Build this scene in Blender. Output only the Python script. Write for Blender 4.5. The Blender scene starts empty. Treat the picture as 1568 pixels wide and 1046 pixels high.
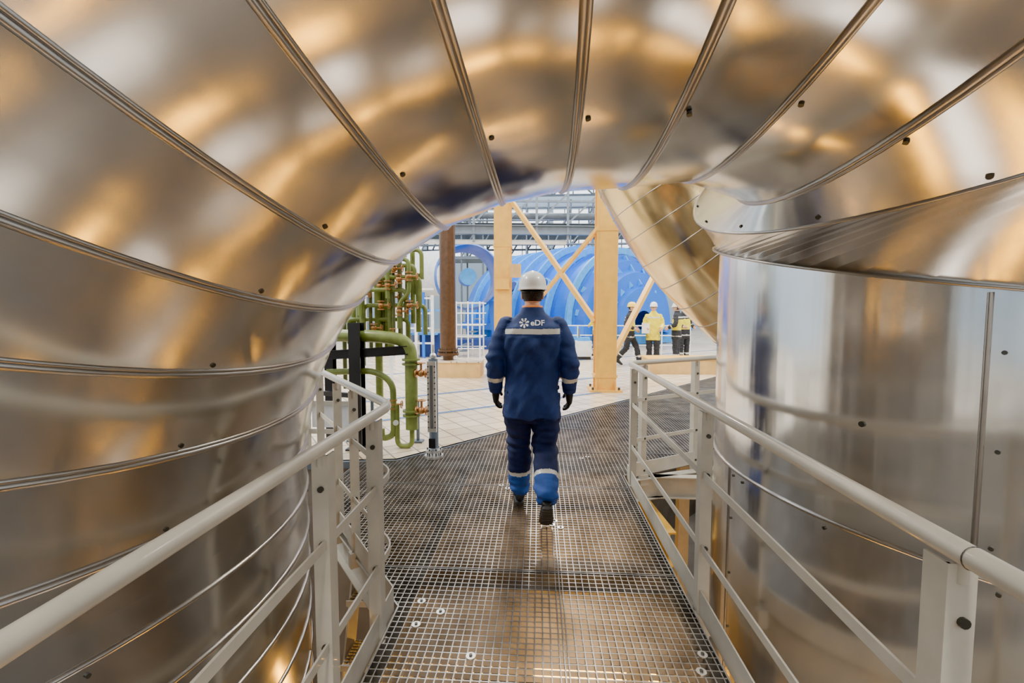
import bpy, bmesh, math, random
from mathutils import Vector, Matrix, noise, kdtree
from mathutils.bvhtree import BVHTree
random.seed(4)
V = Vector
scn = bpy.context.scene
pi = math.pi

# ------------------------------------------------------------------ materials
def pm(name, col, rough=0.5, metal=0.0, var=0.06, vscale=6.0, bump=0.0, bscale=40.0, emit=0.0, rvar=0.0, coat=0.0):
    m = bpy.data.materials.new(name); m.use_nodes = True
    nt = m.node_tree; N = nt.nodes; L = nt.links
    b = N['Principled BSDF']
    b.inputs['Roughness'].default_value = rough
    b.inputs['Metallic'].default_value = metal
    if coat: b.inputs['Coat Weight'].default_value = coat
    tc = N.new('ShaderNodeTexCoord')
    nz = N.new('ShaderNodeTexNoise'); nz.inputs['Scale'].default_value = vscale; nz.inputs['Detail'].default_value = 4
    L.new(tc.outputs['Object'], nz.inputs['Vector'])
    cr = N.new('ShaderNodeValToRGB')
    lo = [max(0, c*(1-var*2)) for c in col]; hi = [min(1, c*(1+var*1.5)) for c in col]
    cr.color_ramp.elements[0].position = .3; cr.color_ramp.elements[1].position = .7
    cr.color_ramp.elements[0].color = (*lo, 1); cr.color_ramp.elements[1].color = (*hi, 1)
    L.new(nz.outputs['Fac'], cr.inputs['Fac']); L.new(cr.outputs['Color'], b.inputs['Base Color'])
    if bump:
        n3 = N.new('ShaderNodeTexNoise'); n3.inputs['Scale'].default_value = bscale; n3.inputs['Detail'].default_value = 3
        bp = N.new('ShaderNodeBump'); bp.inputs['Strength'].default_value = bump; bp.inputs['Distance'].default_value = .02
        L.new(tc.outputs['Object'], n3.inputs['Vector']); L.new(n3.outputs['Fac'], bp.inputs['Height']); L.new(bp.outputs['Normal'], b.inputs['Normal'])
    if emit:
        b.inputs['Emission Color'].default_value = (*col, 1); b.inputs['Emission Strength'].default_value = emit
    return m

def alu(name, col, rough, dent=.25, dscale=2.2, streak=0.0, sscale=(9,9,.5)):
    m = bpy.data.materials.new(name); m.use_nodes = True
    nt = m.node_tree; N = nt.nodes; L = nt.links; b = N['Principled BSDF']
    b.inputs['Metallic'].default_value = 1.0
    b.inputs['Base Color'].default_value = (*col, 1)
    tc = N.new('ShaderNodeTexCoord')
    n1 = N.new('ShaderNodeTexNoise'); n1.inputs['Scale'].default_value = 1.3; n1.inputs['Detail'].default_value = 6; n1.inputs['Roughness'].default_value = .65
    L.new(tc.outputs['Object'], n1.inputs['Vector'])
    mr = N.new('ShaderNodeMapRange'); mr.inputs['From Min'].default_value = .3; mr.inputs['From Max'].default_value = .7
    mr.inputs['To Min'].default_value = rough*.75; mr.inputs['To Max'].default_value = rough*1.25
    L.new(n1.outputs['Fac'], mr.inputs['Value']); L.new(mr.outputs['Result'], b.inputs['Roughness'])
    cr = N.new('ShaderNodeValToRGB')
    cr.color_ramp.elements[0].position = .25; cr.color_ramp.elements[1].position = .75
    cr.color_ramp.elements[0].color = (col[0]*.84, col[1]*.83, col[2]*.81, 1); cr.color_ramp.elements[1].color = (*col, 1)
    n4 = N.new('ShaderNodeTexNoise'); n4.inputs['Scale'].default_value = 4; n4.inputs['Detail'].default_value = 8
    L.new(tc.outputs['Object'], n4.inputs['Vector']); L.new(n4.outputs['Fac'], cr.inputs['Fac']); L.new(cr.outputs['Color'], b.inputs['Base Color'])
    n2 = N.new('ShaderNodeTexNoise'); n2.inputs['Scale'].default_value = dscale; n2.inputs['Detail'].default_value = 1.5
    bp = N.new('ShaderNodeBump'); bp.inputs['Strength'].default_value = dent; bp.inputs['Distance'].default_value = .05
    L.new(tc.outputs['Object'], n2.inputs['Vector']); L.new(n2.outputs['Fac'], bp.inputs['Height'])
    last=bp
    if streak:
        mp=N.new('ShaderNodeMapping'); mp.inputs['Scale'].default_value=sscale
        L.new(tc.outputs['Object'],mp.inputs['Vector'])
        n5=N.new('ShaderNodeTexNoise'); n5.inputs['Scale'].default_value=1; n5.inputs['Detail'].default_value=2
        L.new(mp.outputs['Vector'],n5.inputs['Vector'])
        b2=N.new('ShaderNodeBump'); b2.inputs['Strength'].default_value=streak; b2.inputs['Distance'].default_value=.02
        L.new(n5.outputs['Fac'],b2.inputs['Height']); L.new(bp.outputs['Normal'],b2.inputs['Normal']); last=b2
    L.new(last.outputs['Normal'], b.inputs['Normal'])
    return m

M_ARCH = alu('brushed_aluminium_cladding', (.64,.625,.60), .17, .28, 2.2)
M_COLL = alu('elbow_aluminium_cladding', (.74,.73,.71), .20, .22, 1.8)
M_SILV = alu('bright_aluminium_cladding', (.88,.88,.88), .17, .34, 1.6, .20, (8,8,.35))
M_GOLDP = alu('aluminium_gold_reflection', (.90,.70,.38), .20, .3)  # plain aluminium; its golden reflections are put into the base colour
M_SEAM = pm('seam_bead_metal', (.38,.36,.34), .3, 1.0, .05)
M_BOLT = pm('bolt_dark', (.10,.10,.09), .4, .9)
M_RAIL = pm('rail_paint_cream', (.46,.43,.36), .38, 0, .05, 9, coat=.2)
M_GRATE = pm('galvanised_grating', (.35,.335,.315), .34, .85, .2, 5)
M_STEELW = pm('stainless_clip', (.8,.78,.74), .3, .9)
M_YEL = pm('column_yellow_paint', (.85,.48,.08), .45, 0, .05)
M_YELB = pm('beam_yellow_paint', (.78,.46,.07), .45, 0, .08)
M_BROWN = pm('brown_pipe_paint', (.10,.05,.022), .32, .3, .12, 12)
M_GREEN = pm('olive_green_pipe_paint', (.20,.25,.055), .35, 0, .12, 12)
M_GREEN2 = pm('dark_olive_pipe_paint', (.15,.17,.06), .4, 0, .12, 12)
M_BRASS = pm('valve_brass', (.52,.26,.10), .35, .7, .1)
M_BLACK = pm('black_frame_paint', (.012,.012,.014), .4)
M_WHITE = pm('white_equipment_paint', (.76,.79,.82), .4)
M_GREYST = pm('grey_steel', (.15,.19,.24), .45, .3)
M_BLUE = pm('turbine_blue_paint', (.006,.14,.68), .35, 0, .06, .6, coat=.2)
M_BLUED = pm('turbine_dark_blue_paint', (.006,.035,.20), .4)
M_BLUEL = pm('light_blue_paint', (.05,.33,.82), .4)
M_WALL = pm('hall_wall_paint', (.46,.57,.69), .7, 0, .03, .5)
M_CEIL = pm('hall_ceiling_paint', (.46,.52,.58), .7, 0, .03, .5)
M_PITW = pm('pit_concrete', (.20,.185,.165), .8, 0, .12, 2, .2)
M_BEIGE = pm('plinth_beige_paint', (.68,.44,.16), .5)
M_LAMP = pm('lamp_diffuser_warm', (1,.47,.03), .5, emit=24)
M_FILLW = pm('hall_fill_diffuser', (1,.95,.86), .5, emit=8)  # emitter of the added, unseen hall lamps
M_FILLN = pm('pit_fill_panel', (1,.88,.72), .5, emit=1.0)  # emissive panel of the neutral fill added in the pit
M_LABEL = pm('label_white', (.8,.8,.76), .5)
M_GLASS = pm('gauge_glass', (.12,.12,.12), .1)

M_TILE = bpy.data.materials.new('cream_floor_tiles'); M_TILE.use_nodes = True
nt = M_TILE.node_tree; N = nt.nodes; L = nt.links; b = N['Principled BSDF']
tc = N.new('ShaderNodeTexCoord'); mp = N.new('ShaderNodeMapping'); mp.inputs['Rotation'].default_value = (0,0,math.radians(-36))
L.new(tc.outputs['Object'], mp.inputs['Vector'])
br = N.new('ShaderNodeTexBrick'); br.offset = 0; br.inputs['Scale'].default_value = 1
br.inputs['Brick Width'].default_value = .3; br.inputs['Row Height'].default_value = .3
br.inputs['Mortar Size'].default_value = .009; br.inputs['Mortar Smooth'].default_value = .1
br.inputs['Color1'].default_value = (.78,.66,.49,1); br.inputs['Color2'].default_value = (.64,.51,.35,1)
br.inputs['Mortar'].default_value = (.22,.18,.13,1)
L.new(mp.outputs['Vector'], br.inputs['Vector'])
L.new(br.outputs['Color'], b.inputs['Base Color'])
b.inputs['Roughness'].default_value = .24
bp = N.new('ShaderNodeBump'); bp.inputs['Strength'].default_value = .2; bp.inputs['Distance'].default_value = .003; bp.invert = True
L.new(br.outputs['Fac'], bp.inputs['Height']); L.new(bp.outputs['Normal'], b.inputs['Normal'])
M_STRIPEB = pm('blue_floor_line', (.06,.16,.38), .35)

# ------------------------------------------------------------------ mesh builder
class MB:
    def __init__(s): s.v=[]; s.f=[]; s.m=[]; s.s=[]; s.mats=[]
    def mi(s, m):
        if m not in s.mats: s.mats.append(m)
        return s.mats.index(m)
    def add(s, vs, fs, m, smooth=False):
        o=len(s.v); s.v += [V(x) for x in vs]; k=s.mi(m)
        for f in fs:
            s.f.append([o+i for i in f]); s.m.append(k); s.s.append(smooth)
    def box(s, c, size, m, R=None):
        c=V(c); h=V(size)/2; vs=[]
        for x in (-1,1):
            for y in (-1,1):
                for z in (-1,1):
                    p=V((x*h.x,y*h.y,z*h.z)); 
                    if R is not None: p=R@p
                    vs.append(c+p)
        s.add(vs, [(0,1,3,2),(4,6,7,5),(0,4,5,1),(2,3,7,6),(0,2,6,4),(1,5,7,3)], m)
    def frame(s, p0, p1, up=None):
        d=(V(p1)-V(p0)); ln=d.length; d.normalize()
        up=V(up) if up is not None else (V((0,0,1)) if abs(d.z)<.95 else V((0,1,0)))
        sd=d.cross(up).normalized(); u=sd.cross(d).normalized()
        return d,sd,u,ln
    def beam(s, p0, p1, w, h, m, up=None):
        d,sd,u,ln=s.frame(p0,p1,up)
        R=Matrix((sd,d,u)).transposed()
        s.box((V(p0)+V(p1))/2, (w,ln,h), m, R)
    def hbeam(s, p0, p1, w, h, t, m, up=None):
        d,sd,u,ln=s.frame(p0,p1,up)
        s.beam(p0,p1,t,h,m,up)
        for k in (-1,1):
            o=u*(h/2)*k
            s.beam(V(p0)+o,V(p1)+o,w,t,m,up)
    def tube(s, path, r, m, n=12, caps=True, rads=None):
        P=[V(p) for p in path]; K=len(P)
        T=[]
        for i in range(K):
            a=P[max(0,i-1)]; c=P[min(K-1,i+1)]; T.append((c-a).normalized())
        nrm = T[0].orthogonal().normalized(); vs=[]
        for i in range(K):
            nrm=(nrm-T[i]*nrm.dot(T[i])).normalized(); bn=T[i].cross(nrm)
            rr = rads[i] if rads else r
            for k in range(n):
                a=2*pi*k/n; vs.append(P[i]+(nrm*math.cos(a)+bn*math.sin(a))*rr)
        fs=[(i*n+k,i*n+(k+1)%n,(i+1)*n+(k+1)%n,(i+1)*n+k) for i in range(K-1) for k in range(n)]
        s.add(vs,fs,m,True)
        if caps:
            s.add(vs[:n],[tuple(range(n))[::-1]],m); s.add(vs[-n:],[tuple(range(n))],m)
    def cyl(s,p0,p1,r,m,n=20,r1=None):
        s.tube([p0,p1],r,m,n,True,[r, r if r1 is None else r1])
    def sphere(s,c,r,m,sc=(1,1,1),n=14):
        c=V(c); vs=[];fs=[]
        for i in range(n+1):
            t=pi*i/n
            for k in range(n*2):
                a=pi*k/n
                vs.append(c+V((r*sc[0]*math.sin(t)*math.cos(a),r*sc[1]*math.sin(t)*math.sin(a),r*sc[2]*math.cos(t))))
        w=n*2
        for i in range(n):
            for k in range(w): fs.append((i*w+k,(i+1)*w+k,(i+1)*w+(k+1)%w,i*w+(k+1)%w))
        s.add(vs,fs,m,True)
    def torus(s,c,ax,R,r,m,n=24,k=8):
        ax=V(ax).normalized(); a=ax.orthogonal().normalized(); b_=ax.cross(a)
        vs=[];fs=[]
        for i in range(n):
            t=2*pi*i/n; d=a*math.cos(t)+b_*math.sin(t)
            for j in range(k):
                q=2*pi*j/k; vs.append(V(c)+d*(R+r*math.cos(q))+ax*r*math.sin(q))
        for i in range(n):
            for j in range(k): fs.append((i*k+j,((i+1)%n)*k+j,((i+1)%n)*k+(j+1)%k,i*k+(j+1)%k))
        s.add(vs,fs,m,True)
    def loop(s, pts, r, m, k=8):
        P=[V(p) for p in pts]; K=len(P); vs=[]; fs=[]
        c=sum(P,V())/K
        for i in range(K):
            T=(P[(i+1)%K]-P[i-1]).normalized()
            o=(P[i]-c); o=(o-T*o.dot(T)).normalized(); b_=T.cross(o)
            for j in range(k):
                q=2*pi*j/k; vs.append(P[i]+o*r*math.cos(q)+b_*r*math.sin(q))
        for i in range(K):
            for j in range(k): fs.append((i*k+j,((i+1)%K)*k+j,((i+1)%K)*k+(j+1)%k,i*k+(j+1)%k))
        s.add(vs,fs,m,True)
    def rings(s, R, m, closed=True, smooth=True):
        n=len(R[0]); vs=[p for r in R for p in r]; fs=[]
        for i in range(len(R)-1):
            for k in range(n if closed else n-1):
                fs.append((i*n+k,i*n+(k+1)%n,(i+1)*n+(k+1)%n,(i+1)*n+k))
        s.add(vs,fs,m,smooth)
    def obj(s,name,recalc=True):
        me=bpy.data.meshes.new(name); me.from_pydata(s.v,[],s.f)
        for m in s.mats: me.materials.append(m)
        me.polygons.foreach_set('material_index',s.m); me.polygons.foreach_set('use_smooth',s.s)
        me.update()
        if recalc:
            bm=bmesh.new(); bm.from_mesh(me); bmesh.ops.recalc_face_normals(bm,faces=bm.faces); bm.to_mesh(me); bm.free()
        o=bpy.data.objects.new(name,me); scn.collection.objects.link(o); return o

def fillet(path, r, n=6):
    P=[V(p) for p in path]; out=[P[0]]
    for i in range(1,len(P)-1):
        a,c,b_=P[i-1],P[i],P[i+1]
        d0=(a-c); d1=(b_-c); rr=min(r,d0.length*.49,d1.length*.49)
        p0=c+d0.normalized()*rr; p1=c+d1.normalized()*rr
        for k in range(n+1):
            t=k/n; out.append(p0*(1-t)**2+c*2*t*(1-t)+p1*t*t)
    out.append(P[-1]); return out

# ------------------------------------------------------------------ camera
cam=bpy.data.cameras.new('camera'); cam.lens=16; cam.sensor_width=36; cam.clip_start=.02; cam.clip_end=300
co=bpy.data.objects.new('camera',cam); scn.collection.objects.link(co)
co.location=(0,0,1.54); co.rotation_euler=(math.radians(90-3.7),0,math.radians(3.4)); scn.camera=co

# ------------------------------------------------------------------ big clad pipe arch
X0,Y0,Z0,R,r = .2,1.5,.78,2.7,1.5
NC=96
def RR(th): return R+.12*math.exp(-((math.degrees(th)-24)/12)**2)
def tring(th, rr=r, n=NC):
    rad=V((math.sin(th),0,math.cos(th))); c=V((X0,Y0,Z0))+rad*RR(th)
    return [c+(-rad*math.cos(2*pi*k/n)+V((0,1,0))*math.sin(2*pi*k/n))*rr for k in range(n)]
A=MB()
step=math.radians(11.25)
ths=[-pi/2]; t=math.radians(-83.9)
while t<math.radians(29): ths.append(t); t+=step
THE=ths[-1]
for a,c in zip(ths[:-1],ths[1:]): A.rings([tring(a),tring(c)],M_ARCH)
def bolt(mb,p,nrm,rad=.009):
    mb.cyl(p-nrm*.004,p+nrm*.005,rad,M_BOLT,8)
for th in ths[1:]:
    A.loop(tring(th,r+.001),.009,M_SEAM)
    e=math.radians(.5)
    A.loop(tring(th+e,r-.001),.007,M_SEAM)
    rad=V((math.sin(th),0,math.cos(th))); c=V((X0,Y0,Z0))+rad*RR(th)
    for bdeg in (-13,33,-70):
        q=math.radians(bdeg); d=(-rad*math.cos(q)+V((0,1,0))*math.sin(q))
        tan=V((math.cos(th),0,-math.sin(th)))
        bolt(A,c+d*r+tan*.03,d,.007)
def vring(cx,cy,z,rr,n=NC,zf=None):
    out=[]
    for k in range(n):
        a=2*pi*k/n; x=cx-math.cos(a)*rr; y=cy+math.sin(a)*rr
        out.append(V((x,y,zf(x,y) if zf else z)))
    return out
def vring_r(cx,cy,z,rr):
    return [V((cx+math.cos(2*pi*k/NC)*rr, cy+math.sin(2*pi*k/NC)*rr, z)) for k in range(NC)]
LX=X0-R
z=Z0; zs=[z, z-.09]
while zs[-1]>-3: zs.append(zs[-1]-.2)
zs[-1]=-3.0
for a,c in zip(zs[:-1],zs[1:]): A.rings([vring_r(LX,Y0,a,r),vring_r(LX,Y0,c,r)],M_ARCH)
for q in zs[1:-1]:
    A.loop(vring_r(LX,Y0,q,r),.008,M_SEAM)
    for ang in (-20,25,-60):
        d=V((math.cos(math.radians(ang)),math.sin(math.radians(ang)),0)); bolt(A,V((LX,Y0,q-.03))+d*r,d,.006)
for ang,za,zb in ((22,.09,-3.0),(62,-.3,-3)):
    d=V((math.cos(math.radians(ang)),math.sin(math.radians(ang)),0)); A.cyl(V((LX,Y0,za))+d*r,V((LX,Y0,zb))+d*r,.007,M_SEAM,8)
RX,RY=2.52,2.40
zf=lambda x,y: 1.61+.21*(y-1.4)
ra=tring(THE)
rb=vring(RX,RY,0,r+.035,zf=zf)
d0=V((-.75,-.25,-.60)).normalized(); d90=V((-.35,.93,.0)); d90=(d90-d0*d90.dot(d0)).normalized()
cM=V((2.12,1.95,2.79))
rm=[cM+(d0*math.cos(2*pi*k/NC)+d90*math.sin(2*pi*k/NC))*1.60 for k in range(NC)]
A.rings([ra,rm],M_COLL); A.rings([rm,rb],M_COLL)
A.loop(rm,.006,M_SEAM); A.loop(rb,.007,M_SEAM)
for k in range(0,NC,4):
    p=rb[k]; d=V((p.x-RX,p.y-RY,0)).normalized(); bolt(A,p+V((0,0,.035)),d,.008)
    p=rm[k]; bolt(A,p+(ra[k]-p).normalized()*.03,(p-cM).normalized(),.008)
A.obj('clad_pipe_arch')

# ------------------------------------------------------------------ right vertical clad vessel
B=MB()
zt=lambda x,y: zf(x,y)+.02
for a,c in ((-3.0,-.55),(-.55,.72)):
    B.rings([vring(RX,RY,a,r),vring(RX,RY,c,r)],M_SILV)
B.rings([vring(RX,RY,.72,r),vring(RX,RY,0,r,zf=zt)],M_SILV)
for q in (.72,-.55):
    B.loop(vring(RX,RY,q,r+.001),.009,M_SEAM)
    for k in range(0,NC,5):
        a=2*pi*k/NC; d=V((-math.cos(a),math.sin(a),0)); bolt(B,V((RX,RY,q-.035))+d*r,d,.007)
for ang,za,zb in ((219,.72,1.6),(178,-.55,.72),(222,-3,-.55),(300,.72,1.9),(150,-3,-.55)):
    d=V((math.cos(math.radians(ang)),math.sin(math.radians(ang)),0)); B.cyl(V((RX,RY,za))+d*(r-.003),V((RX,RY,zb))+d*(r-.003),.009,M_SEAM,8)
    zz=za+.1
    while zz<zb: 
        d2=V((math.cos(math.radians(ang+1.4)),math.sin(math.radians(ang+1.4)),0)); bolt(B,V((RX,RY,zz))+d2*r,d2,.007); zz+=.3
d=V((math.cos(math.radians(207)),math.sin(math.radians(207)),0)); bolt(B,V((RX,RY,1.13))+d*r,d,.011)
B.obj('clad_vertical_vessel')

# ------------------------------------------------------------------ distant elbow, golden reflections in its base colour
C=MB()
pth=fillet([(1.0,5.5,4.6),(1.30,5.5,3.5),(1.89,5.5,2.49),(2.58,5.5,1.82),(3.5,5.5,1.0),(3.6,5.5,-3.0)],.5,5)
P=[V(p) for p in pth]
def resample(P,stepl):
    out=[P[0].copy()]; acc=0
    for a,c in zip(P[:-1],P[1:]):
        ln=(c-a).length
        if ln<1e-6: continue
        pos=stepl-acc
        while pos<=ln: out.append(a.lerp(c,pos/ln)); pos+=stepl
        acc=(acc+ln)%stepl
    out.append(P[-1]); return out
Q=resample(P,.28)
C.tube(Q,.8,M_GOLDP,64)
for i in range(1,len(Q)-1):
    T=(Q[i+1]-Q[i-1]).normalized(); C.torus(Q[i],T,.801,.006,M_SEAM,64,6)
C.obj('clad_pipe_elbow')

# ------------------------------------------------------------------ floor, pit, walls, ceiling
HX0,HX1,HY0,HY1,HZ=-22,24,-14,42,12
pit=[(-6,-7),(4.6,-7),(4.6,11.46),(-1.48,4.59),(-6,4.0)]
bm=bmesh.new()
def loopedges(pts,z=0):
    vs=[bm.verts.new((x,y,z)) for x,y in pts]; return [bm.edges.new((vs[i],vs[(i+1)%len(vs)])) for i in range(len(vs))]
es=loopedges([(HX0,HY0),(HX1,HY0),(HX1,HY1),(HX0,HY1)])+loopedges(pit)
bmesh.ops.triangle_fill(bm,use_beauty=True,use_dissolve=False,edges=es)
me=bpy.data.meshes.new('floor'); 
for f in bm.faces:
    if f.normal.z<0: f.normal_flip()
bm.to_mesh(me); bm.free(); me.materials.append(M_TILE)
o=bpy.data.objects.new('floor',me); scn.collection.objects.link(o)
for i in range(len(pit)):
    P_=MB()
    a=pit[i]; c=pit[(i+1)%len(pit)]
    P_.add([(a[0],a[1],0),(c[0],c[1],0),(c[0],c[1],-3),(a[0],a[1],-3)],[(0,1,2,3)],M_PITW)
    P_.beam((a[0],a[1],-.035),(c[0],c[1],-.035),.07,.07,M_GREYST)
    P_.obj('wall_pit_%d'%(i+1))
P_=MB()
P_.add([(x,y,-3) for x,y in pit],[tuple(range(len(pit)))],M_PITW)
P_.obj('floor_basement')
S=MB()
e1=V((math.cos(math.radians(36)),math.sin(math.radians(36)),0)); e2=V((-e1.y,e1.x,0))
def stripe(c,ln,w=.10,d=e1):
    c=V(c); n=V((-d.y,d.x,0)); S.add([c-d*ln/2-n*w/2+V((0,0,.004)),c+d*ln/2-n*w/2+V((0,0,.004)),c+d*ln/2+n*w/2+V((0,0,.004)),c-d*ln/2+n*w/2+V((0,0,.004))],[(0,1,2,3)],M_STRIPEB)
stripe((-1.4,8.75,0),7); stripe((-.6,7.45,0),5,.08); stripe((2.5,15.5,0),16,.12)
S.obj('floor_line_markings')

def wall_with_windows(name,x0,x1,y,zt,wins,axis='x'):
    w=MB()
    def bx(a,c,za,zb,th=.3,m=M_WALL):
        if axis=='x': w.box(((a+c)/2,y,(za+zb)/2),(c-a,th,zb-za),m)
        else: w.box((y,(a+c)/2,(za+zb)/2),(th,c-a,zb-za),m)
    zprev=0
    for (za,zb,n) in wins:
        bx(x0,x1,zprev,za)
        wd=(x1-x0)/n
        for i in range(n+1): bx(x0+i*wd-.25,x0+i*wd+.25,za,zb)
        for i in range(n):
            for j in range(1,3): bx(x0+i*wd+wd*j/3-.04,x0+i*wd+wd*j/3+.04,za,zb,.1,M_GREYST)
            bx(x0+i*wd,x0+(i+1)*wd,(za+zb)/2-.04,(za+zb)/2+.04,.1,M_GREYST)
        zprev=zb
    bx(x0,x1,zprev,zt)
    return w.obj(name)
wall_with_windows('wall_back',HX0,HX1,HY1,HZ,[(6.2,8.2,12),(9.0,10.8,12)])
wall_with_windows('wall_front',HX0,HX1,HY0,HZ,[(5,10.5,10)])
wall_with_windows('wall_left',HY0,HY1,HX0,HZ,[(6,10.5,12)],'y')
wall_with_windows('wall_right',HY0,HY1,HX1,HZ,[(6,10.5,12)],'y')
w=MB(); y=HY0
while y<HY1:
    w.box(((HX0+HX1)/2,y+1.2,HZ+.15),(HX1-HX0,2.4,.3),M_CEIL); y+=5.6
for x in (HX0,-7,8,HX1): w.box((x,(HY0+HY1)/2,HZ+.1),(1.6,HY1-HY0,.35),M_CEIL)
w.obj('ceiling')

def truss(y,z0,z1,x0,x1,n,name,m=M_GREYST,t=.14):
    w=MB(); w.beam((x0,y,z0),(x1,y,z0),t,t,m); w.beam((x0,y,z1),(x1,y,z1),t,t,m); dx=(x1-x0)/n
    for i in range(n):
        a=x0+i*dx
        w.beam((a,y,z0 if i%2 else z1),(a+dx,y,z1 if i%2 else z0),t*.7,t*.7,m); w.beam((a,y,z0),(a,y,z1),t*.6,t*.6,m)
    return w.obj(name)
for y in (19,27,35): truss(y,10.3,11.7,HX0+.3,HX1-.3,30,'roof_truss')
w=MB()
for y in (30.5,33):
    for z in (5.2,6.0,6.8,7.6,8.4): w.cyl((-11,y,z),(8,y,z),.07,M_GREYST,8)
    for i in range(14): 
        x=-11+i*1.45; w.cyl((x,y,0),(x,y,8.9),.06,M_GREYST,8)
    for i in range(13):
        x=-11+i*1.45
        w.cyl((x,y,5.2+.8*(i%2)),(x+1.45,y,7.6+.4*(i%3)),.055,M_GREYST,8)
for i in range(14): 
    for z in (5.2,6.8,8.4): w.cyl((-11+i*1.45,30.5,z),(-11+i*1.45,33,z),.055,M_GREYST,8)
for z in (5.12,6.72): w.box((-1.5,31.7,z),(19,2.6,.10),M_GREYST)
w.obj('scaffold_gantry')
w=MB()
w.hbeam((-7.5,16.2,4.55),(2.4,17.3,4.55),.22,.30,.03,M_GREYST)
w.hbeam((-7.5,17.1,4.8),(2.4,18.1,4.8),.22,.26,.03,M_GREYST)
w.tube([(-7.5,16.5,4.15),(1.0,17.4,4.15)],.09,M_WHITE,14); w.tube([(-7.5,16.7,5.15),(2.4,17.7,5.15)],.12,M_GREYST,14)
for i in range(9):
    x=-7.0+i*1.15; y0=16.2+(x+7.5)*.111
    w.beam((x,y0,4.1),(x,y0,6.2),.09,.09,M_GREYST,(0,1,0)); w.beam((x,y0,4.55),(x,y0+.9,4.75),.08,.10,M_GREYST)
    w.beam((x,y0,4.8),(x+1.15,y0+.13,5.9),.06,.06,M_GREYST)
w.beam((-7.5,16.2,5.6),(2.4,17.3,5.6),.07,.07,M_GREYST); w.beam((-7.5,16.2,6.1),(2.4,17.3,6.1),.07,.07,M_GREYST)
for x,y in ((-7.3,16.7),(-2.6,17.2),(2.3,17.7)): w.beam((x,y,4.6),(x,y,11.9),.10,.10,M_GREYST,(0,1,0))
w.obj('overhead_pipe_rack')

# ------------------------------------------------------------------ grating walkway
G=[(-.73,-3),(.80,-3),(.80,4.25),(1.75,4.85),(2.6,5.0),(2.6,6.6),(4.5,6.6),(4.5,11.3),(-1.48,4.55),(-1.85,4.5),(-1.85,3.6),(-.73,2.25)]
def spans(poly,c,ax):
    xs=[]
    n=len(poly)
    for i in range(n):
        a=poly[i]; q=poly[(i+1)%n]
        if (a[ax]-c)*(q[ax]-c)<0:
            t=(c-a[ax])/(q[ax]-a[ax]); xs.append(a[1-ax]+t*(q[1-ax]-a[1-ax]))
    xs.sort(); return list(zip(xs[0::2],xs[1::2]))
g=MB(); sp=.038
x=-1.85+.0113
while x<4.5:
    for a,c in spans(G,x,0): g.box((x,(a+c)/2,-.017),(.0052,c-a,.032),M_GRATE)
    x+=sp
y=-2.99
while y<11.2:
    for a,c in spans(G,y,1): g.box(((a+c)/2,y,-.014),(c-a,.0052,.024),M_GRATE)
    y+=sp
for i in range(len(G)):
    a=G[i]; c=G[(i+1)%len(G)]
    g.beam((a[0],a[1],-.02),(c[0],c[1],-.02),.008,.05,M_GRATE)
for yy in (1.30,2.62,3.95,4.95,5.95,6.95):
    for a,c in spans(G,yy+.003,1):
        for o_ in (-.006,.010): g.box(((a+c)/2,yy+o_,-.015),(c-a,.005,.034),M_GRATE)
g.box((.12,3.3,-.015),(.006,4.0,.034),M_GRATE)
for (x,y) in [(-.62,2.30),(-.50,2.22),(-.60,2.12),(-.30,1.93),(-.33,3.95),(-.27,3.88),(-.24,3.98),(.10,3.22),(.16,3.18),(.12,3.28),(.45,4.75),(.52,4.8),(.70,1.9),(.74,2.0)]:
    g.cyl((x,y,-.002),(x,y,.004),.022,M_STEELW,16); g.cyl((x,y,.004),(x,y,.010),.008,M_BOLT,6)
for x in (-.70,.77): g.hbeam((x,-3,-.16),(x,4.2,-.16),.08,.22,.01,M_RAIL)
for y in (-2,-.5,1,2.3,3.3,4.2): g.hbeam((-.7,y,-.2),(.77,y,-.2),.08,.12,.01,M_GREYST)
for (p0,p1) in (((.9,4.3,-.15),(2.5,4.95,-.15)),((-1.8,3.6,-.15),(-.73,2.3,-.15)),((-1.85,4.4,-.15),(2.6,4.4,-.15)),((-.2,5.9,-.15),(2.6,6.4,-.15)),((1.8,8.0,-.15),(4.5,8.0,-.15))):
    g.hbeam(p0,p1,.09,.2,.01,M_RAIL)
for (x,y) in ((-.7,-2.5),(.77,-2.5),(-.7,3.0),(.77,3.4),(2.0,6.3)): g.hbeam((x,y,-3),(x,y,-.2),.14,.14,.012,M_RAIL,(0,1,0))
g.obj('grating_walkway')
w=MB()
for i in range(7):
    z_=-.42-.36*i; xc=-1.08; yy=3.0-.12*i
    for k in range(9): w.box((xc,yy-.11+k*.028,z_),(.40,.005,.028),M_GRATE)
    for k in range(13): w.box((xc-.2+k*.0333,yy,z_),(.005,.23,.022),M_GRATE)
    w.box((xc,yy-.125,z_),(.42,.008,.04),M_RAIL)
for s_ in (-1,1): w.beam((-1.08+s_*.215,3.15,-.1),(-1.08+s_*.215,2.2,-2.95),.012,.18,M_RAIL)
w.obj('basement_ladder_stair')

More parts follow.
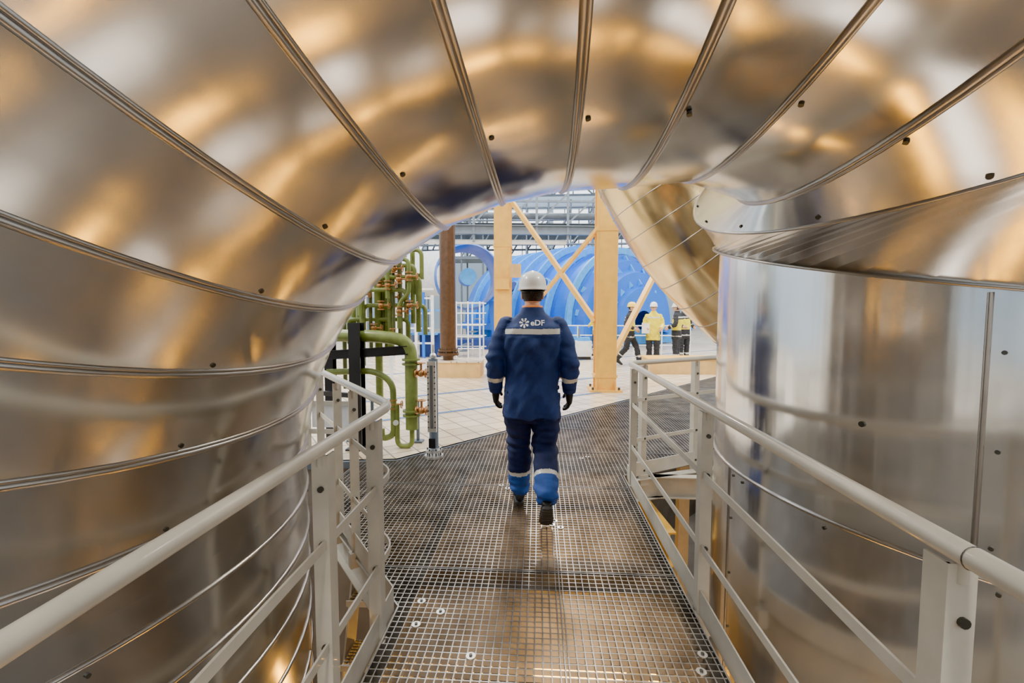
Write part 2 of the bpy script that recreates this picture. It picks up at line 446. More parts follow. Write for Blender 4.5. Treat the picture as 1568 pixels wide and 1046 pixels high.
# ------------------------------------------------------------------ things in the pit
u=MB()
for (x,y,l) in ((0.2,3.2,7.0),):
    u.tube(fillet([(x-.3,y-l/2,-1.8),(x,y,-1.8),(x,y+.6,-2.6),(x,y+.6,-2.98)],.25),.16,M_YELB,20)
for z in (-1.1,-1.35): u.tube([( -.2,-4,z),(-.2,5.0,z)],.05,M_GREYST,12)
u.hbeam((1.15,3.95,-.55),(.95,6.2,-.55),.12,.3,.015,M_YELB)
u.obj('basement_pipework')
def lamp(name,c,sx,sy,col,power,mat,down=True):
    c=V(c)
    m=MB(); zoff=.06 if down else -.06
    m.box(c+V((0,0,zoff)),(sx+.08,sy+.08,.1),M_GREYST); m.box(c,(sx,sy,.03),mat); m.obj(name)
    l=bpy.data.lights.new(name+'_light','AREA'); l.shape='RECTANGLE'; l.size=sx; l.size_y=sy; l.energy=power; l.color=col
    q=bpy.data.objects.new(name+'_light',l); scn.collection.objects.link(q); q.location=c+V((0,0,-.03 if down else .03))
    if not down: q.rotation_euler=(pi,0,0)
for (x,y) in ((.2,.55),(.4,-2.2),(.7,5.3),(.1,2.6)):
    lamp('sodium_floodlight',(x,y,-2.85),1.5,.12,(1,.45,.025),27,M_LAMP,False)
for (x,y) in ((0.2,1.6),(0.2,-1.0)):
    lamp('added_pit_fill',(x,y,-2.85),1.3,.6,(1,.95,.88),13,M_FILLN,False)  # neutral fill added below the walkway to lift the arch tone

# ------------------------------------------------------------------ handrails
def rail(path, posts, name, toe):
    w=MB()
    def lvl(z,rad=None): return [V((p[0],p[1],z)) for p in path]
    w.tube(fillet(lvl(1.07),.10,6),.0235,M_RAIL,16)
    for z in (.72,.34):
        q=fillet(lvl(z),.07,4)
        for a,c in zip(q[:-1],q[1:]): w.beam(a,c,.008,.036,M_RAIL)
    q=lvl(.055)
    for a,c in zip(q[:-1],q[1:]): w.beam(a,c,.007,.13,M_RAIL)
    for (x,y,ang) in posts:
        Rz=Matrix.Rotation(ang,3,'Z')
        w.box(V((x,y,.46))+Rz@V((0,0,0)),(.058,.007,1.16),M_RAIL,Rz)
        w.box(V((x,y,.46))+Rz@V((-.026*(1 if x>0 else -1),.026,0)),(.007,.058,1.16),M_RAIL,Rz)
        w.cyl((x,y,1.0),(x,y,1.06),.012,M_RAIL,10)
        for z in (.72,.34,.03,.92): 
            w.cyl(V((x,y,z))+Rz@V((.004,-.012,0)),V((x,y,z))+Rz@V((.004,.004,0)),.011,M_BOLT,10)
        w.box(V((x,y,-.06)),(.09,.05,.10),M_RAIL,Rz)
    for y in [p[1]-.04 for p in posts[:2]]: w.torus((path[0][0],y,1.07),(0,1,0),.0235,.0015,M_BOLT,20,6)
    return w.obj(name)
rail([(-.75,-2.6),(-.75,2.23),(-1.80,3.58)],[(-.765,-1.4,0),(-.765,0.2,0),(-.765,1.52,0),(-.765,2.02,0),(-1.18,2.80,.7),(-1.42,3.10,.7),(-1.76,3.53,.7)],'handrail',1)
rail([(.83,-2.6),(.83,4.22),(1.80,4.80),(2.55,4.92)],[(.845,-1.2,0),(.845,.93,0),(.845,2.30,0),(.845,4.05,0),(1.0,4.33,.4),(1.6,4.68,.4),(2.5,4.92,0)],'handrail',1)

# ------------------------------------------------------------------ columns & braces
w=MB()
def column(x,y,h=12):
    w.hbeam((x,y,0),(x,y,h),.40,.34,.035,M_YEL,(0,1,0))
    w.box((x,y,.02),(.62,.56,.04),M_YEL); 
    w.box((x,y-.185,h/2),(.30,.012,h),M_YEL)
    for z in (.3,3.1,5.4): w.box((x,y,z),(.44,.40,.05),M_YEL)
    for sx in (-.25,.25):
        for sy in (-.22,.22): w.cyl((x+sx,y+sy,.04),(x+sx,y+sy,.09),.022,M_BOLT,8)
    for sx in (-.18,.18): w.box((x+sx,y-.22,.12),(.015,.1,.2),M_YEL)
column(1.29,9.0); column(-.87,11.0)
w.box((-.87,10.75,2.2),(.34,.04,.25),M_YEL); w.box((-.55,10.7,2.5),(.25,.2,.3),M_BEIGE)
c1=V((1.29,9,0)); c2=V((-.87,11,0))
def onl(t,z): p=c2.lerp(c1,t); return (p.x,p.y,z)
w.beam(onl(.02,4.4),onl(.92,1.35),.09,.09,M_YEL); w.beam(onl(.98,3.3),onl(.10,1.05),.07,.07,M_YEL)
w.beam((1.36,9.1,.45),(2.6,10.6,2.35),.10,.10,M_YEL)
w.hbeam((-.87,11,5.2),(1.29,9,5.2),.2,.3,.02,M_YEL)
w.obj('braced_steel_columns')

w=MB()
w.cyl((-2.2,10.9,.55),(-2.2,10.9,9),.19,M_BROWN,28); w.cyl((-2.2,10.9,.50),(-2.2,10.9,.56),.26,M_BROWN,28); w.cyl((-2.2,10.9,.60),(-2.2,10.9,.64),.24,M_BROWN,28)
w.cyl((-2.2,10.9,.36),(-2.2,10.9,.5),.13,M_BROWN,20)
for i in range(8):
    a=i*pi/4; w.cyl((-2.2+.225*math.cos(a),10.9+.225*math.sin(a),.48),(-2.2+.225*math.cos(a),10.9+.225*math.sin(a),.67),.016,M_BOLT,6)
w.box((-1.95,10.9,.18),(1.15,.8,.36),M_BEIGE); w.box((-1.95,10.9,.37),(1.2,.85,.03),M_TILE)
w.obj('brown_riser_pipe')
w=MB()
w.box((3.6,11.9,.18),(1.7,.9,.36),M_BEIGE); w.box((3.6,11.9,.37),(1.76,.96,.03),M_YEL)
w.obj('equipment_plinth')

# ------------------------------------------------------------------ green pipe manifold
def valve(w,c,ax,s=1,wheel=True,hm=M_BRASS):
    c=V(c); ax=V(ax).normalized(); o_=ax.orthogonal().normalized()
    w.sphere(c,.045*s,M_BRASS); 
    for k in (-1,1): w.cyl(c+ax*.05*s*k,c+ax*.068*s*k,.055*s,M_BRASS,16)
    u_=V((1,0,0)) if abs(ax.x)<.5 else V((0,0,1))
    w.cyl(c,c+u_*.12*s,.014*s,M_BRASS,8)
    if wheel:
        w.torus(c+u_*.12*s,u_,.05*s,.007*s,hm,20,6)
        a=u_.orthogonal().normalized(); q=u_.cross(a)
        for d in (a,q): w.cyl(c+u_*.12*s-d*.05*s,c+u_*.12*s+d*.05*s,.004*s,hm,6)
w=MB(); D=5.0
w.tube(fillet([(-2.9,5.25,1.27),(-1.80,5.0,1.27),(-1.43,5.0,1.22),(-1.43,5.0,.22)],.22),.070,M_GREEN,24)
for z in (1.0,.95,.42,.37): w.cyl((-1.43,5,z),(-1.43,5,z+.02),.10,M_GREEN,24)
w.tube(fillet([(-1.43,5,.25),(-1.43,5,.02),(-1.60,5,.02),(-1.60,5,.5)],.08),.028,M_GREEN,14)
w.tube(fillet([(-2.4,5.0,.86),(-1.85,5.0,.88),(-1.64,5.0,.75),(-1.64,5.0,.14),(-1.78,5,.10),(-1.78,5,.22)],.12),.035,M_GREEN,16)
for (x,zb,zt_,rr_) in ((-2.22,.5,2.0,.035),(-2.16,1.0,1.9,.025),(-2.10,.9,2.15,.03),(-2.04,1.0,2.1,.022),(-1.98,.4,2.2,.045),(-1.93,1.2,2.0,.022),(-1.88,1.0,2.2,.03),(-1.83,1.1,2.1,.02),(-1.78,1.1,2.25,.04),(-1.73,1.3,2.1,.022),(-1.68,1.25,2.2,.028),(-1.62,1.25,2.1,.022),(-1.55,1.4,2.3,.03),(-1.45,1.3,2.0,.03),(-2.3,.6,1.8,.03),(-2.38,.6,1.7,.025)):
    y=5.3+.25*abs(math.sin(x*9)); w.tube([(x,y,zb),(x,y,zt_)],rr_,M_GREEN if rr_>.028 else M_GREEN2,14)
for (xa,xb,z,y) in ((-2.3,-1.4,1.95,5.3),(-2.2,-1.5,2.1,5.45),(-2.1,-1.35,1.62,5.35),(-2.35,-1.6,1.45,5.5),(-2.0,-1.4,2.28,5.4),(-2.1,-1.55,1.8,5.25)):
    w.tube(fillet([(xa,y,z-.3),(xa,y,z),(xb,y,z),(xb,y,z-.35)],.08),.026,M_GREEN,12)
w.tube(fillet([(-1.75,5.2,1.7),(-1.75,5.2,2.15),(-1.5,5.2,2.15),(-1.5,5.2,1.75),(-1.62,5.2,1.65),(-1.62,5.2,1.35)],.08),.026,M_GREEN,12)
for (c,ax) in (((-1.62,5.2,1.92),(0,0,1)),((-1.75,5.2,1.85),(0,0,1)),((-1.5,5.2,1.95),(0,0,1)),((-1.98,5.35,1.35),(0,0,1)),((-1.64,5,.5),(0,0,1)),((-1.88,5.3,1.85),(0,0,1)),((-1.78,5.4,1.72),(0,0,1)),((-1.6,5.25,2.2),(1,0,0)),((-1.7,5.2,1.25),(1,0,0)),((-2.1,5.3,1.75),(0,0,1)),((-1.62,5.2,1.55),(0,0,1)),((-1.85,5.25,1.62),(0,0,1)),((-1.5,5.2,1.62),(0,0,1)),((-1.7,5.3,2.05),(0,0,1))): valve(w,c,ax,.8)
for z in (.86,.44): 
    w.cyl((-1.43,5,z),(-1.18,4.95,z),.022,M_BRASS,12); valve(w,(-1.31,4.97,z),(1,0,0),.95,True)
w.box((-1.18,5.0,.9),(.06,.03,.05),M_LABEL)
w.cyl((-1.60,4.96,.30),(-1.60,4.94,.30),.03,M_LABEL,14)
for x in (-2.22,-1.98,-1.43): w.cyl((x,5.25,0),(x,5.25,.5),.02,M_GREYST,8); w.box((x,5.25,.01),(.12,.12,.02),M_GREYST)
w.obj('green_pipe_manifold')
w=MB()
w.hbeam((-2.03,4.95,0),(-2.03,4.95,1.42),.13,.13,.014,M_BLACK,(0,1,0)); w.box((-2.03,4.95,.01),(.22,.22,.02),M_BLACK)
w.hbeam((-2.5,4.95,1.05),(-1.45,4.95,1.12),.06,.09,.01,M_BLACK); w.hbeam((-2.5,5.3,0),(-2.5,5.3,1.6),.1,.1,.012,M_BLACK,(0,1,0))
w.beam((-2.5,4.95,1.05),(-2.5,5.3,1.05),.05,.05,M_BLACK); w.beam((-2.5,5.1,.6),(-2.03,4.95,.6),.05,.05,M_BLACK)
w.obj('black_support_frame')
w=MB()
w.cyl((-1.11,4.7,.10),(-1.11,4.7,1.05),.048,M_GREYST,20); w.cyl((-1.11,4.7,0),(-1.11,4.7,.025),.10,M_STEELW,24); w.cyl((-1.11,4.7,.06),(-1.11,4.7,.085),.085,M_STEELW,24)
for i in range(6):
    a=i*pi/3; w.cyl((-1.11+.07*math.cos(a),4.7+.07*math.sin(a),.02),(-1.11+.07*math.cos(a),4.7+.07*math.sin(a),.10),.009,M_BOLT,6)
w.box((-1.11,4.63,.66),(.09,.03,.74),M_STEELW); w.box((-1.11,4.612,.66),(.03,.012,.66),M_GLASS)
for i in range(12): w.cyl((-1.145,4.615,.34+i*.058),(-1.145,4.605,.34+i*.058),.008,M_BOLT,6); w.cyl((-1.075,4.615,.34+i*.058),(-1.075,4.605,.34+i*.058),.008,M_BOLT,6)
w.sphere((-1.11,4.7,1.08),.035,M_STEELW); w.cyl((-1.11,4.7,1.05),(-1.11,4.7,1.2),.014,M_STEELW,8)
w.box((-1.11,4.62,.17),(.07,.02,.1),M_BLACK)
w.obj('level_gauge')
w=MB()
w.beam((-2.45,4.62,0),(-2.45,4.62,1.1),.06,.05,M_RAIL,(0,1,0)); w.beam((-1.95,4.62,0),(-1.95,4.62,.6),.06,.05,M_RAIL,(0,1,0))
for z in (.28,.58): w.beam((-2.45,4.62,z),(-1.95,4.62,z),.02,.05,M_RAIL)
w.box((-2.2,4.64,.44),(.4,.012,.24),M_WHITE)
w.obj('equipment_stand')
w=MB()
for x in (-3.35,-2.85): w.beam((x,8.6,0),(x,8.6,3.2),.05,.05,M_WHITE,(0,1,0))
for i in range(11): w.cyl((-3.35,8.6,.25+i*.28),(-2.85,8.6,.25+i*.28),.016,M_WHITE,8)
for z in (2.2,2.7,3.1): w.torus((-3.1,8.3,z),(0,0,1),.33,.014,M_WHITE,24,6)
w.obj('white_caged_ladder')

# ------------------------------------------------------------------ turbine hall background
def halflathe(w,c,ax,prof,m,a0=-12,a1=192,n=64):
    ax=V(ax).normalized(); up=V((0,0,1)); sd=ax.cross(up).normalized()
    Rg=[]
    for (s_,rr_) in prof:
        Rg.append([V(c)+ax*s_+(sd*math.cos(math.radians(a0+(a1-a0)*k/n))+up*math.sin(math.radians(a0+(a1-a0)*k/n)))*rr_ for k in range(n+1)])
    w.rings(Rg,m,closed=False,smooth=False)
w=MB()
axT=(-.62,.78,0)
prof=[(-.2,.6),(-.2,1.6),(.1,1.7),(.1,2.3),(.6,2.45),(.6,2.85),(1.0,3.0)]
s_=1.0
ribs=[]
for i in range(7):
    rb_=3.15+min(i,2)*.2
    prof+=[(s_,rb_+.05),(s_+1.2,rb_+.08)]; ribs.append((s_,rb_)); s_+=1.2
cT=V((4.5,20.6,1.0))
halflathe(w,cT,axT,prof,M_BLUE)
for s_,rb_ in ribs: halflathe(w,cT,axT,[(s_,rb_),(s_,rb_+.34),(s_+.14,rb_+.34),(s_+.14,rb_)],M_BLUEL)
ax_=V(axT).normalized(); sd_=ax_.cross(V((0,0,1))).normalized()
for k in (-1,1): w.beam(cT+sd_*3.7*k+V((0,0,-.2)),cT+ax_*9.4+sd_*3.7*k+V((0,0,-.2)),.5,.35,M_BLUE)
for k in range(9):
    a=math.radians(10+k*20)
    q=(sd_*math.cos(a)+V((0,0,1))*math.sin(a))
    w.beam(cT+q*1.7+ax_*.05,cT+q*3.05+ax_*1.0,.08,.26,M_BLUEL)
for s_ in (2.8,5.2):
    for k in (-1,1):
        q=(sd_*k*math.cos(math.radians(28))+V((0,0,1))*math.sin(math.radians(28)))
        w.cyl(cT+ax_*s_+q*3.3,cT+ax_*s_+q*3.75,.38,M_BLUEL,28); w.cyl(cT+ax_*s_+q*3.75,cT+ax_*s_+q*3.80,.30,M_BLUED,28)
w.box(cT+ax_*4.5+V((0,0,-.62)),(7.5,7.0,.7),M_BLUEL,Matrix((ax_,sd_,V((0,0,1)))).transposed())
w.obj('turbine_casing')
w=MB()
cD=V((-2.95,18.9,3.0)); axD=V((.25,-.97,0)).normalized()
w.tube([cD-axD*2.4,cD-axD*.3,cD,cD+axD*.25],1,M_BLUE,48,False,[1.3,1.3,1.4,1.3]); 
w.tube([cD+axD*.25,cD+axD*.25,cD-axD*.9],1,M_BLUED,48,True,[1.3,1.0,1.0])
w.cyl(cD-axD*.8,cD+axD*.15,.35,M_BLUEL,32)
for a in (-1,1): w.beam(cD+V((a*.9,.8,-1.0)),cD+V((a*1.1,.8,-3.0)),.25,.3,M_BLUE)
w.box(cD+V((0,.8,-2.8)),(2.6,2.2,.4),M_BLUED)
w.obj('generator_drum')
w=MB()
w.tube(fillet([(-11,25,3.4),(-6.0,24.4,3.6),(-4.9,24.2,3.6)],.8),1.2,M_WHITE,40)
for x in (-10,-8.5,-7.2): w.torus((x,24.75,3.5),(1,-.15,0),1.22,.05,M_GREYST,40,6)
for x in (-9.5,-6.5): w.beam((x,24.6,0),(x,24.6,2.5),.5,.5,M_GREYST)
w.obj('white_duct')
w=MB()
for i,x in enumerate((-4.35,-4.1,-3.85,-3.55)):
    w.beam((x,15,0),(x,15,2.4-.1*i),.09,.09,M_BLUE if i%2==0 else M_WHITE,(0,1,0))
for z in (.5,1.0,1.5,2.0,2.3): w.beam((-4.5,15,z),(-3.5,15,z),.05,.06,M_WHITE)
for z in (.8,1.6): w.box((-4.0,15.5,z),(1.1,.8,.06),M_BLUEL)
w.box((-4.6,15.4,.9),(.5,.7,1.8),M_WHITE); w.box((-3.75,15.7,.4),(.7,.6,.8),M_BLUED)
w.obj('service_rack')
w=MB()
for x in (-3.2,-2.8,-2.4,-2.0):
    for y in (15.3,16.3): w.cyl((x,y,0),(x,y,1.9),.025,M_WHITE,8)
for z in (.3,.7,1.1,1.5,1.85):
    for y in (15.3,16.3): w.cyl((-3.3,y,z),(-1.9,y,z),.02,M_WHITE,8)
    for x in (-3.2,-2.0): w.cyl((x,15.3,z),(x,16.3,z),.02,M_WHITE,8)
for i in range(6): w.box((-2.6+.1*i,15.8,.2+.22*i),(.25,.8,.03),M_GREYST)
w.obj('white_access_scaffold')
w=MB()
w.box((1.45,15,.35),(.5,.5,.5),M_WHITE); w.box((1.45,15,.65),(.4,.4,.12),M_BLUEL); w.box((1.45,15,.05),(.45,.45,.1),M_BLACK); w.cyl((1.3,14.9,.7),(1.3,14.9,1.0),.03,M_GREYST,8)
w.box((.1,15.5,.4),(.6,.5,.8),M_WHITE); w.box((.1,15.24,.5),(.4,.02,.3),M_GREYST)
w.obj('test_cart')
w=MB()
for i in range(8): w.cyl((-1.6+i*1.0,16.6,0),(-1.6+i*1.0,16.6,1.05),.022,M_WHITE,8)
for z in (.35,.7,1.05): w.cyl((-1.6,16.6,z),(5.4,16.6,z),.02,M_WHITE,8)
w.obj('safety_railing')

w=MB()
w.hbeam((HX0+.4,-7,9.3),(HX1-.4,-7,9.3),.5,1.0,.05,M_YELB); w.hbeam((HX0+.4,-9,9.3),(HX1-.4,-9,9.3),.5,1.0,.05,M_YELB)
w.box((2,-8,9.9),(2.2,2.6,.7),M_YELB); w.cyl((2,-8,6.5),(2,-8,9.6),.03,M_BLACK,8); w.box((2,-8,6.3),(.4,.2,.5),M_YELB)
w.obj('added_yellow_crane')  # unseen crane, added behind the camera for yellow reflections in the cladding
w=MB()
w.box((-1.5,-9.5,1.3),(5,1.4,2.6),M_YELB); w.box((-1.5,-8.75,1.4),(4.4,.05,1.8),M_BEIGE)
for i in range(5): w.box((-3.3+i*.9,-8.7,1.4),(.06,.05,1.9),M_BLACK)
w.obj('added_yellow_cabinets')  # unseen yellow boxes, added behind the camera to mirror in the pipes

for (x,y) in ((-9,4),(9,4),(-9,14),(9,14),(0,13),(0,24),(0,-6)):
    lamp('added_hall_lamp',(x,y,11.3),1.2,2.4,(1,.94,.86),1300,M_FILLW)  # unseen overhead lamps, added to light the hall

# ------------------------------------------------------------------ people
M_NAVY=pm('navy_workwear',(.015,.038,.15),.75,0,.12,14,.25,220)
M_NAVYB=pm('blue_workwear_hem',(.018,.075,.32),.75,0,.1,14,.25,220)
M_NAVYD=pm('dark_navy_trousers',(.010,.018,.075),.8,0,.12,14,.25,220)
M_REFL=pm('reflective_tape',(.66,.64,.58),.35,.2,.04)
M_ORANGE=pm('orange_collar',(.9,.28,.04),.6)
M_HIVIS=pm('hivis_yellow',(.80,.70,.02),.65)
M_DARK=pm('dark_clothing',(.02,.022,.03),.8)
M_HELM=pm('helmet_white',(.80,.78,.74),.3,0,.02,coat=.3)
M_HELY=pm('helmet_yellow',(.88,.62,.08),.3,0,.02,coat=.3)
M_SKIN=pm('skin',(.60,.36,.25),.5,0,.05)
M_HAIR=pm('dark_hair',(.03,.02,.015),.6,0,.2,60,.5,200)
M_GLOVE=pm('black_glove',(.016,.016,.018),.6)
M_BOOT=pm('boot_black',(.02,.02,.022),.5)
M_SOLE=pm('boot_sole',(.05,.05,.05),.7)
M_EYEW=pm('eye_white',(.8,.8,.8),.2); M_EYED=pm('eye_dark',(.03,.02,.01),.2); M_LIP=pm('lip',(.45,.2,.16),.5)

def chain_rings(pts,rads,n=20,sub=8,sq=None):
    P=[];Rr=[]
    for i in range(len(pts)-1):
        for k in range(sub):
            t=k/sub; P.append(V(pts[i]).lerp(V(pts[i+1]),t)); Rr.append(rads[i]*(1-t)+rads[i+1]*t)
    P.append(V(pts[-1])); Rr.append(rads[-1])
    d0=(P[0]-P[1]).normalized(); d1=(P[-1]-P[-2]).normalized()
    pre=[(P[0]+d0*Rr[0]*math.sin(a),Rr[0]*math.cos(a)) for a in (1.45,1.0,.5)]
    post=[(P[-1]+d1*Rr[-1]*math.sin(a)*.5,Rr[-1]*math.cos(a)) for a in (.5,1.0,1.45)]
    allp=pre+list(zip(P,Rr))+post
    nrm=None; out=[]
    for i,(p,rr_) in enumerate(allp):
        T=(allp[min(i+1,len(allp)-1)][0]-allp[max(i-1,0)][0]).normalized()
        if nrm is None: nrm=T.orthogonal().normalized()
        nrm=(nrm-T*nrm.dot(T)).normalized(); b_=T.cross(nrm)
        out.append([p+(nrm*math.cos(2*pi*k/n)+b_*math.sin(2*pi*k/n))*rr_ for k in range(n)])
    return out
def ringmesh(R_):
    n=len(R_[0]); vs=[p for r_ in R_ for p in r_]; fs=[(i*n+k,i*n+(k+1)%n,(i+1)*n+(k+1)%n,(i+1)*n+k) for i in range(len(R_)-1) for k in range(n)]
    fs.append(tuple(range(n))[::-1]); fs.append(tuple((len(R_)-1)*n+k for k in range(n)))
    return vs,fs

def person(name,loc,yaw,pose,cfg,voxel=.009):
    parts=[]
    def add(R_,lab): vs,fs=ringmesh(R_); parts.append((vs,fs,[lab(v) for v in vs]))
    J=pose; lean=J.get('lean',0); bk=cfg.get('bulk',1.0)
    def L_(p):
        p=V(p); h=max(0,p.z-.9); return V((p.x,p.y+h*math.sin(lean),.9+(p.z-.9)*math.cos(lean) if p.z>.9 else p.z))
    prof=[(.745,.188,.132),(.80,.19,.14),(.90,.185,.138),(1.0,.178,.13),(1.1,.182,.128),(1.2,.192,.132),(1.3,.203,.133),(1.37,.207,.128),(1.42,.200,.118),(1.455,.175,.102),(1.49,.135,.088),(1.525,.092,.08),(1.56,.076,.076),(1.585,.070,.072)]
    prof=[(z,a*(bk if z<1.45 else 1+(bk-1)*.5),c*(bk if z<1.45 else 1)) for z,a,c in prof]
    R_=[]
    for a,c in zip(prof[:-1],prof[1:]):
        for k in range(4):
            t=k/4; z=a[0]*(1-t)+c[0]*t; rx=a[1]*(1-t)+c[1]*t; ry=a[2]*(1-t)+c[2]*t; ring=[]
            for j in range(44):
                q=2*pi*j/44; cx,sy=math.cos(q),math.sin(q); e=2/2.4
                yb=-.02*max(0,math.sin((z-1.1)*pi/.45)) if 1.1<z<1.55 else 0
                ring.append(L_((math.copysign(abs(cx)**e,cx)*rx, math.copysign(abs(sy)**e,sy)*ry+yb, z)))
            R_.append(ring)
    add(R_,lambda v:('torso',v.z))
    R_=[]
    for z,rx,ry in ((.70,.12,.09),(.76,.165,.115),(.85,.172,.12),(.95,.165,.115)):
        R_.append([V((math.cos(2*pi*j/36)*rx,math.sin(2*pi*j/36)*ry,z)) for j in range(36)])
    add(R_,lambda v:('trouser',1))
    for sgn,s in ((-1,'L'),(1,'R')):
        hip=V((sgn*.098,0,.90)); kn=V(J['knee'+s]); an=V(J['ankle'+s])
        mid=hip.lerp(kn,.45)+V((sgn*.008,0,0)); calf=kn.lerp(an,.35)-V((0,.012,0))
        lb_=1+(bk-1)*1.3
        add(chain_rings([hip,mid,kn,calf,an],[.100*lb_,.095*lb_,.080*lb_,.079*lb_,.070*lb_]), lambda v,kn=kn,an=an:('leg',((v-kn).dot((an-kn).normalized()))/(an-kn).length))
        sh=L_((sgn*.178*(1+(bk-1)*.6),-.012,1.425)); el=L_(J['elbow'+s]); wr=L_(J['wrist'+s])
        add(chain_rings([sh,sh.lerp(el,.5)+V((sgn*.006,0,0)),el,el.lerp(wr,.4),wr],[.066*bk,.067*bk,.062*bk,.062*bk,.050]), lambda v,el=el,wr=wr:('arm',((v-el).dot((wr-el).normalized()))/(wr-el).length))
    VS=[];FS=[];LB=[]
    for vs,fs,lb in parts:
        o_=len(VS); VS+=vs; LB+=lb; FS+=[[o_+i for i in f] for f in fs]
    me=bpy.data.meshes.new('tmp'); me.from_pydata(VS,[],FS); me.update()
    bm=bmesh.new(); bm.from_mesh(me); bmesh.ops.recalc_face_normals(bm,faces=bm.faces); bm.to_mesh(me); bm.free()
    ob=bpy.data.objects.new('tmp',me); scn.collection.objects.link(ob)
    md=ob.modifiers.new('r','REMESH'); md.mode='VOXEL'; md.voxel_size=voxel
    ms=ob.modifiers.new('s','SMOOTH'); ms.factor=.5; ms.iterations=6 if voxel<.01 else 3
    dg=bpy.context.evaluated_depsgraph_get(); ev=ob.evaluated_get(dg); m2=bpy.data.meshes.new_from_object(ev)
    bpy.data.objects.remove(ob)
    kd=kdtree.KDTree(len(VS)); 
    for i,v in enumerate(VS): kd.insert(v,i)
    kd.balance()
    labs=[LB[kd.find(v.co)[1]] for v in m2.vertices]
    new=[]
    sd=cfg.get('seed',0)*7.3
    for v,lb in zip(m2.vertices,labs):
        p=v.co; n_=v.normal
        if lb[0]=='torso':
            f=noise.noise(V((p.x*6+sd,p.y*6,p.z*5+p.x*6)))*.018+noise.noise(V((p.x*13,p.y*13+sd,p.z*13-p.x*13)))*.013
            if p.z>1.5: f*=.3
            if 1.35<p.z<1.5: f*=.5
        elif lb[0]=='arm':
            k=math.exp(-(lb[1]/.5)**2)
            f=(noise.noise(V((p.x*9+sd,p.y*9,p.z*20)))*.016)*(k+.4)
        elif lb[0]=='leg':
            k=math.exp(-(lb[1]/.3)**2)+math.exp(-((lb[1]-1)/.3)**2)
            f=noise.noise(V((p.x*9+sd,p.y*9,p.z*24)))*.019*(k+.25)+noise.noise(V((p.x*10,p.y*10+sd,p.z*6)))*.012
        else: f=0
        new.append(p+n_*f)
    mats=[cfg['jacket'],cfg['trouser'],M_REFL,cfg.get('collar',cfg['jacket']),cfg.get('hem',cfg['trouser'])]
    out=MB()
    for m in mats: out.mi(m)
    stripes=cfg.get('stripes',True)
    def lab2mat(lb,c):
        k,t=lb
        if k=='torso':
            if t>1.562: return 3
            if stripes and 1.368<c.z<1.408 and abs(c.x)<.20: return 2
            if cfg.get('vest') and .80<c.z<.84: return 2
            if cfg.get('vest') and 1.0<c.z<1.33: return 5
            return 0
        if k=='arm':
            if stripes and .52<t<.68: return 2
            return 0
        if k=='leg':
            if stripes and .56<t<.67: return 2
            if t>=.67: return 4
            return 1
        return 1
    fm=[]
    for p in m2.polygons:
        i=kd.find(p.center)[1]; fm.append(lab2mat(LB[i],p.center))
    o_=len(out.v); out.v+=[V(x) for x in new]
    midx=[out.mi(m) for m in mats]+[out.mi(M_HIVIS)]
    for p,k in zip(m2.polygons,fm): out.f.append([o_+i for i in p.vertices]); out.m.append(midx[k]); out.s.append(True)
    bvh=BVHTree.FromPolygons(new,[list(p.vertices) for p in m2.polygons])
    gl=cfg.get('glove',M_SKIN); gs=1.15 if gl is M_GLOVE else 1.0
    for sgn,s in ((-1,'L'),(1,'R')):
        el=L_(J['elbow'+s]); wr=L_(J['wrist'+s]); d=(wr-el).normalized(); inn=V((-sgn,0,0)); inn=(inn-d*inn.dot(d)).normalized()
        fw=V((0,1,0)); fw=(fw-d*fw.dot(d)-inn*fw.dot(inn)).normalized()
        R_=[]
        for t,wd,th in ((-.03,.030,.028),(.0,.031,.028),(.03,.038,.026),(.06,.044,.023),(.09,.044,.019),(.102,.036,.012)):
            c=wr+d*(t+.01); R_.append([c+fw*math.cos(2*pi*j/20)*wd*gs+inn*math.sin(2*pi*j/20)*th*gs for j in range(20)])
        vs,fs=ringmesh(R_); out.add(vs,fs,gl,True)
        for fi,(off,ln) in enumerate(((.033,.9),(.011,1.0),(-.011,.94),(-.033,.74))):
            p=wr+d*.095+fw*off*gs; a=math.radians(12+fi*3); pts=[p-d*.02,p]; 
            for seg,da in ((.042,22),(.027,26),(.021,18)):
                dirv=d*math.cos(a)+inn*math.sin(a); p=p+dirv*seg*ln; pts.append(p); a+=math.radians(da)
            vs,fs=ringmesh(chain_rings(pts,[q*gs for q in [.0102,.0102,.0098,.0090,.0078]],10,3)); out.add(vs,fs,gl,True)
        p=wr+d*.035+fw*.030+inn*.006; pts=[p-fw*.012,p]
        for seg,df in ((.038,.75),(.030,.45),(.024,.25)):
            dirv=(d*(1-df*.6)+fw*df+inn*.35).normalized(); p=p+dirv*seg; pts.append(p)
        vs,fs=ringmesh(chain_rings(pts,[q*gs for q in [.014,.014,.012,.0105,.009]],10,3)); out.add(vs,fs,gl,True)
        out.tube([wr-d*.02,wr+d*.014],.050,cfg['jacket'],24,True,[.054,.049])
        an=V(J['ankle'+s]); toe=V(J['toe'+s]); heel=V(J['heel'+s])
        fd=(toe-heel); flen=fd.length; fd.normalize(); upv=(an-heel); upv=(upv-fd*upv.dot(fd)).normalized(); sdv=fd.cross(upv)
        R_=[];Rs=[]
